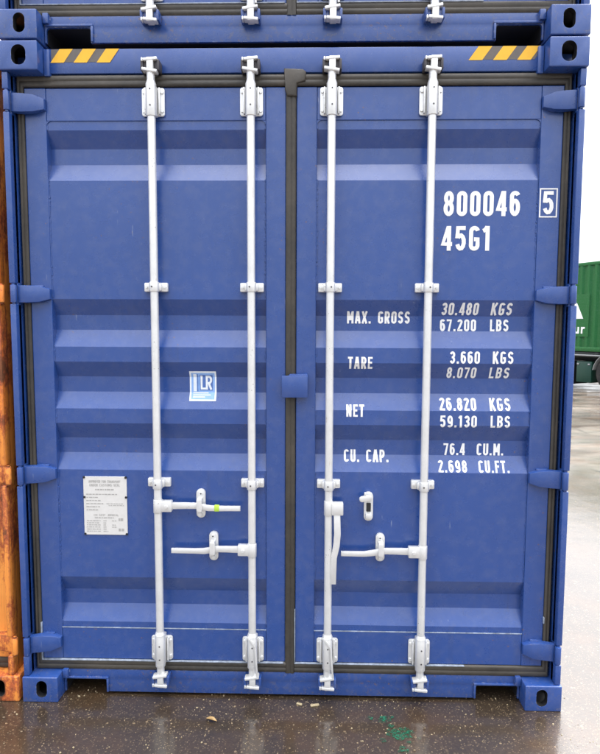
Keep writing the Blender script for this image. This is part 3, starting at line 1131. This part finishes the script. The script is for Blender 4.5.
def add_marks(s, door):
    if s > 0:
        L = [('800046', .658, .985, 2.193, 2.299, .165), ('45G1', .652, .863, 2.046, 2.151, .165),
             ('MAX. GROSS', .249, .528, 1.730, 1.784, .17), ('30.480', .665, .827, 1.768, 1.822, .17), ('KGS', .882, .974, 1.768, 1.822, .17),
             ('67.200', .662, .822, 1.697, 1.750, .17), ('LBS', .883, .965, 1.697, 1.750, .17),
             ('TARE', .253, .362, 1.529, 1.583, .17), ('3.660', .701, .833, 1.555, 1.609, .17), ('KGS', .889, .980, 1.555, 1.609, .17),
             ('8.070', .694, .825, 1.488, 1.538, .17), ('LBS', .882, .972, 1.488, 1.538, .17),
             ('NET', .248, .328, 1.315, 1.369, .17), ('26.820', .663, .826, 1.346, 1.400, .17), ('KGS', .885, .977, 1.346, 1.400, .17),
             ('59.130', .665, .828, 1.270, 1.324, .17), ('LBS', .888, .975, 1.270, 1.324, .17),
             ('CU. CAP.', .241, .443, 1.106, 1.160, .17), ('76.4', .691, .788, 1.138, 1.192, .17), ('CU.M.', .841, .961, 1.138, 1.192, .17),
             ('2.698', .664, .793, 1.066, 1.116, .17), ('CU.FT.', .845, .982, 1.066, 1.116, .17)]
        for t, x0, x1, z0, z1, wg in L:
            tag(drape(text_mb(t, x0, x1, z0, z1, wg)).build('lettering', M['ink'], door, smooth=False), 'white lettering ' + t)
        m = text_mb('5', 1.0785, 1.1265, 2.199, 2.297, .165)
        t_ = .0055
        x0, x1, z0, z1 = 1.065, 1.1415, 2.186, 2.309
        for a in ((x0, x1, z0, z0 + t_), (x0, x1, z1 - t_, z1), (x0, x0 + t_, z0 + t_, z1 - t_), (x1 - t_, x1, z0 + t_, z1 - t_)):
            m.poly([(a[0], 0, a[2]), (a[1], 0, a[2]), (a[1], 0, a[3]), (a[0], 0, a[3])], [(0, 1, 2, 3)])
        m.v = [(x, YF - .0012 - y, z) for x, y, z in m.v]
        for i, f in enumerate(m.f):
            a, b, c = (Vector(m.v[j]) for j in f[:3])
            if (b - a).cross(c - b).y > 0:
                m.f[i] = f[::-1]
        tag(m.build('lettering', M['ink'], door, smooth=False), 'boxed white digit 5')
    else:
        # data plate
        x0, x1, z0, z1 = -.9435, -.7450, .7620, 1.0330
        m = MB().prism(rrect(x0, x1, z0, z1, .008, 4), YP - .0045, YP + .0005, 0, .001)
        t = MB()
        xc = (x0 + x1) / 2
        text_mb('APPROVED FOR TRANSPORT', x0 + .025, x1 - .028, z1 - .028, z1 - .017, .16, .5, t)
        text_mb('UNDER CUSTOMS SEAL', x0 + .028, x1 - .030, z1 - .045, z1 - .034, .16, .5, t)
        text_mb('CSC SAFETY APPROVAL', x0 + .045, x1 - .040, z0 + .088, z0 + .097, .16, .5, t)
        rnd = random.Random(3)

        def dashes(xa, xb, z, h):
            x = xa
            while x < xb - .004:
                l_ = min(rnd.uniform(.004, .016), xb - x)
                t.poly([(x, 0, z), (x + l_, 0, z), (x + l_, 0, z + h), (x, 0, z + h)], [(0, 1, 2, 3)])
                x += l_ + rnd.uniform(.002, .004)
        dashes(xc - .045, xc + .04, z1 - .063, .006)
        for i, (a, b) in enumerate(((.012, .16), (.012, .07), (.012, .085), (.012, .09), (.012, .075), (.012, .065))):
            dashes(x0 + a, x0 + b, z1 - .084 - i * .0145, .0042)
        dashes(xc + .005, x1 - .014, z1 - .127, .003)
        dashes(xc + .015, x1 - .014, z1 - .135, .003)
        dashes(xc - .05, xc + .045, z0 + .078, .004)
        for i in range(6):
            z = z0 + .064 - i * .0098
            dashes(x0 + .012, x0 + .075, z, .0036)
            dashes(x0 + .088, x0 + .088 + rnd.uniform(.01, .025), z, .0036)
            if i in (0, 2, 3):
                dashes(x0 + .128, x0 + .148, z, .0036)
        for z in (z0 + .066, z0 + .018):
            dashes(x1 - .040, x1 - .014, z, .012)
        t.v = [(x, YP - .0052 - y * .3, z) for x, y, z in t.v]
        for i, f in enumerate(t.f):
            a, b, c = (Vector(t.v[j]) for j in f[:3])
            if (b - a).cross(c - b).y > 0:
                t.f[i] = f[::-1]
        m.poly(t.v, t.f, 1)
        for cx in (x0 + .004, x1 - .004):
            for cz in (z0 + .004, (z0 + z1) / 2 + .04, z1 - .004):
                m.cyl((cx, YP - .002, cz), (cx, YP - .0075, cz), .0058, .005, 10, 2)
        tag(m.build('data_plate', [M['plate'], M['print'], M['black']], door, smooth=False), 'pale rivetted plate with fine print')
        # small square sticker lying over the second pressing
        x0, x1, z0, z1 = -.4590, -.3380, 1.3790, 1.5130
        k = MB()

        def rc(a, b, c, d, off, mi):
            k.poly([(a, off, c), (b, off, c), (b, off, d), (a, off, d)], [(0, 1, 2, 3)], mi)
        rc(x0, x1, z0, z1, 0, 0)
        rc(x0 + .0075, x1 - .0075, z0 + .007, z1 - .008, .0004, 2)
        rc(x0 + .017, x0 + .031, z0 + .042, z1 - .013, .0008, 0)
        rc(x0 + .034, x0 + .0385, z0 + .042, z1 - .013, .0008, 1)
        rc(x0 + .0455, x1 - .0165, z0 + .046, z1 - .0165, .0008, 1)
        for i, (a, b) in enumerate(((.016, .085), (.016, .096), (.016, .070))):
            rc(x0 + a, x0 + b, z0 + .033 - i * .009, z0 + .0375 - i * .009, .0008, 0)
        text_mb('LR', x0 + .0495, x1 - .020, z0 + .050, z1 - .020, .15, .5, k, 0, .0013, .0)
        tag(drape(k).build('sticker', [M['stick_white'], M['stick_blue'], M['stick_pale']], door, smooth=False), 'square pale blue LR sticker')


lower = make_container(M['blue'], M['blue_chipped'], M['white'], M['rubber'])
tag(lower, 'blue shipping container with white lettering on its doors, standing on the wet ground', 'shipping container', 'blue containers stacked two high')
upper = copy_tree(lower, None, ('lettering', 'data_plate', 'sticker', 'warning_stripe'))
upper.location = (.001, .002, CH + GAP)
tag(upper, 'blue shipping container stacked on top of the lettered blue one', 'shipping container', 'blue containers stacked two high')
orange = make_container(M['orange'], M['orange'], M['orange'], M['orange_rubber'], post_in=.022, marks=False)
orange.location = (-2.456, .002, 0)
tag(orange, 'rusty orange shipping container standing left of the blue stack', 'shipping container')

# ------------------------------------------------------------------ lorry trailer with a green container, beyond the stack
UX = Vector((.479, -.878, 0)).normalized()
TRUCK = Vector((7.82, 13.99, 0))
TR = math.atan2(UX.y, UX.x)          # local +x runs along the trailer towards the viewer, local -y faces the viewer


def green_box():
    root = empty('shipping_container', TRUCK + Vector((0, 0, 1.08)), TR)
    H, L0, L1 = 2.52, -7.0, 5.19
    for y_, sg in ((0.0, -1), (2.44, 1)):
        pts, x = [], L0 + .2
        while x < L1 - .2:
            for a, d in ((0, 0), (.072, 0), (.14, .036), (.21, .036)):
                pts.append((x + a, d))
            x += .23 if sg < 0 else .278
        vs = []
        for x, d in pts:
            yy = y_ - sg * d
            vs += [(x, yy, .12), (x, yy, H - .1)]
        fs = [(2 * i, 2 * i + 2, 2 * i + 3, 2 * i + 1) for i in range(len(pts) - 1)]
        if sg > 0:
            fs = [f[::-1] for f in fs]
        MB().poly(vs, fs).build('side_wall', M['green'], root, smooth=False)
        yy = sorted((y_ + sg * .004, y_ - sg * .07))
        MB().box(L0 + .16, L1 - .16, *yy, .01, .135, .006).build('bottom_rail', M['green'], root)
        MB().box(L0 + .16, L1 - .16, *yy, H - .11, H - .02, .006).build('top_rail', M['green'], root)
    MB().box(L0 + .1, L1 - .1, .03, 2.41, H - .06, H - .025, .004).build('roof', M['green'], root)
    MB().box(L0 + .1, L1 - .1, .05, 2.39, .03, .10).build('floor', M['black'], root)
    MB().box(L0 + .05, L0 + .09, .05, 2.39, .1, H - .05).build('end_wall', M['green'], root)
    MB().box(L1 - .09, L1 - .05, .05, 2.39, .1, H - .05).build('end_wall', M['green'], root)
    for x in (L0, L1 - .17):
        for y in (-.008, 2.29):
            MB().box(x, x + .17, y, y + .16, .0, H, .008).build('corner_post', M['green'], root)
    # flat sign plate with the white triangle and lettering
    lg = MB().box(-1.95, -.02, -.006, -.002, .42, 1.62, .001, 1, 0)
    ink = MB()
    ink.prism([(-1.05, .93), (-.19, .93), (-.40, 1.36), (-.66, 1.6), (-.82, 1.3)], -.012, -.007)
    lg_o = lg.build('sign_plate', M['green'], root)
    ink.build('emblem', M['ink'], lg_o, smooth=False)
    tx = text_mb('ur', -.47, -.13, .51, .77, .20, .5)
    tx.v = [(x, -.0085 - y, z) for x, y, z in tx.v]
    tx.f = [f[::-1] for f in tx.f]
    tag(tx.build('lettering', M['ink'], lg_o, smooth=False), 'white letters ur')
    tag(root, 'green corrugated shipping container carried on a road trailer', 'shipping container')
    return root


def trailer():
    root = empty('lorry_trailer', TRUCK, TR)
    c = MB()
    for y in (.78, 1.56):
        c.box(-6.9, 5.1, y, y + .12, .78, 1.07, .01)
    for x in (-6.7, -4, -1.5, .2, 1.4, 2.7, 4.9):
        c.box(x, x + .12, .02, 2.42, .95, 1.075, .008)
    c.box(-6.9, 5.1, .04, .12, .93, 1.07, .008)
    c.box(-6.9, 5.1, 2.32, 2.40, .93, 1.07, .008)
    c.build('chassis', M['chassis'], root)
    MB().box(-6.8, 5.0, .015, .038, .965, 1.0, .004).build('side_rail', M['fender'], root)
    tb = MB().box(-.42, .06, .10, .75, .20, .80, .015, 2).build('toolbox', M['darkgreen'], root)
    m = MB()
    for x in (-.37, -.02):
        m.box(x - .035, x + .035, .085, .101, .70, .745, .004)
    m.build('latch', M['steel'], tb)
    MB().box(-1.2, -.55, .15, .8, .12, .78, .02).build('tank', M['black'], root)
    for x in (.72, 2.03, 3.34):
        f = MB()
        pts = []
        for i in range(13):
            t = R(8 + 164 * i / 12)
            pts.append((x + .585 * math.cos(t), .50 + .585 * math.sin(t)))
        inner = [(x + .575 * math.cos(R(8 + 164 * i / 12)), .50 + .575 * math.sin(R(8 + 164 * i / 12))) for i in range(13)]
        f.prism(pts + inner[::-1], .02, .62, 0)
        f.build('mudguard', M['fender'], root)
        for y0 in (.06, 2.03):
            wv = MB().cyl((x, y0, .5), (x, y0 + .32, .5), .50, seg=40, bev=.035)
            wh = wv.build('wheel', M['tyre'], root)
            yo, yi = (y0 - .001, y0 + .05) if y0 < 1 else (y0 + .321, y0 + .27)
            rm = MB()
            rm.cyl((x, yi, .5), (x, yo, .5), .29, .30, 32)
            rm.cyl((x, yi, .5), (x, yo + (-.03 if y0 < 1 else .03), .5), .12, .09, 20)
            rm.build('rim', M['rimsteel'], wh)
        MB().cyl((x, .3, .5), (x, 2.1, .5), .07, seg=14).build('axle', M['chassis'], root)
    for y in (.55, 1.85):
        MB().box(-4.6, -4.45, y, y + .14, .02, .9, .01).build('landing_leg', M['chassis'], root)
    tag(root, 'dark road trailer with a green toolbox under the green container', 'trailer')


green_box()
trailer()

# ------------------------------------------------------------------ small things on the ground
def blob(cx, cy, r, seed, n=40, sx=1.0, z=.004):
    pts = []
    for i in range(n):
        t = 2 * math.pi * i / n
        rr_ = r * (1 + .55 * noise.noise(Vector((math.cos(t) * 1.6 + seed, math.sin(t) * 1.6, seed * .7))) + .25 * noise.noise(Vector((math.cos(t) * 5 + seed, math.sin(t) * 5, 3))))
        pts.append((cx + rr_ * math.cos(t) * sx, cy + rr_ * math.sin(t), z))
    return pts


st = MB()
for i, (x, y, r, sx) in enumerate(((.470, -.165, .034, 1.5), (.415, -.075, .022, 1.3), (.44, -.115, .013, 1.3), (.475, -.255, .016, 1.4), (.40, -.205, .011, 1.2),
                                   (.52, -.15, .012, 1.4), (.36, -.07, .009, 1.4), (.505, -.215, .008, 1.2), (.45, -.06, .008, 1.6), (.55, -.19, .006, 1.2))):
    p = blob(x, y, r, i * 3.7 + 1, sx=sx, z=.0020 + .0002 * i)
    st.poly(p, [tuple(range(len(p)))])
tag(st.build('paint_splash', M['stain'], smooth=False), 'green paint splash on the wet asphalt', 'paint splash')


def grit():
    rnd = random.Random(11)
    m = MB()
    ico = bmesh.new()
    bmesh.ops.create_icosphere(ico, subdivisions=1, radius=1)
    iv = [v.co.copy() for v in ico.verts]
    ico.verts.index_update()
    fi = [[v.index for v in f.verts] for f in ico.faces]
    ico.free()
    n = 0
    while n < 1800:
        x, y = rnd.uniform(-1.9, 1.28), -rnd.random() ** 1.4 * .75 + .12
        if noise.noise(Vector((x * 2.2, y * 3, 5))) < rnd.uniform(-.5, .35):
            continue
        r = .0012 + .0032 * rnd.random() ** 4
        q = Matrix.Rotation(rnd.uniform(0, 6), 3, (rnd.random(), rnd.random(), rnd.random()))
        sc_ = Vector((r * rnd.uniform(.8, 1.7), r * rnd.uniform(.7, 1.2), r * rnd.uniform(.5, .9)))
        m.poly([tuple(Vector((x, y, sc_.z * .4)) + q @ Vector((v.x * sc_.x, v.y * sc_.y, v.z * sc_.z))) for v in iv], fi, 0 if rnd.random() < .6 else 1)
        n += 1
    tag(m.build('gravel', [M['pebble'], M['chip']], ang=60), 'loose pale grit scattered over the asphalt', None, None, 'stuff')


grit()


def leaf(name, x, y, l, wd, rz, mat, label, cat, group=None, lift=.006):
    m = MB()
    n = 8
    vs, fs = [], []
    for i in range(n + 1):
        t = i / n
        hw = wd * math.sin(math.pi * min(1, t * .93 + .05)) ** .8 / 2
        zc = lift * (.4 + 1.2 * math.sin(math.pi * t))
        for s in (-1, 0, 1):
            vs.append(((t - .5) * l, s * hw, .0015 + zc + (.004 * abs(s) if s else 0)))
    for i in range(n):
        for j in range(2):
            fs.append((i * 3 + j, i * 3 + 3 + j, i * 3 + 4 + j, i * 3 + 1 + j))
    k = len(vs)
    vs2 = vs + [(a, b, c - .0012) for a, b, c in vs]
    fs2 = fs + [tuple(q + k for q in f[::-1]) for f in fs]
    mt = Matrix.Translation((x, y, 0)) @ Matrix.Rotation(rz, 4, 'Z')
    m.poly([tuple(mt @ Vector(v)) for v in vs2], fs2)
    return tag(m.build(name, mat), label, cat, group)


leaf('dead_leaf', -.335, -.105, .052, .020, -.35, M['leaf'], 'curled tan leaf lying alone on the asphalt in front of the left door', 'leaf')


def chip(x, y, a, b, h, rz, label):
    m = MB()
    mt = Matrix.Translation((x, y, h / 2)) @ Matrix.Rotation(rz, 4, 'Z')
    m.box(-a, a, -b, b, -h / 2, h / 2, h * .3, 2, 0, mt)
    tag(m.build('wood_chip', M['chip'], ang=50), label, 'wood chip', 'pale chips under the right door')


chip(.115, .012, .020, .007, .006, .25, 'broad pale chip beneath the third locking rod from the left')
chip(.045, .018, .013, .006, .006, -.4, 'small pale chip left of the broad one under the sill')
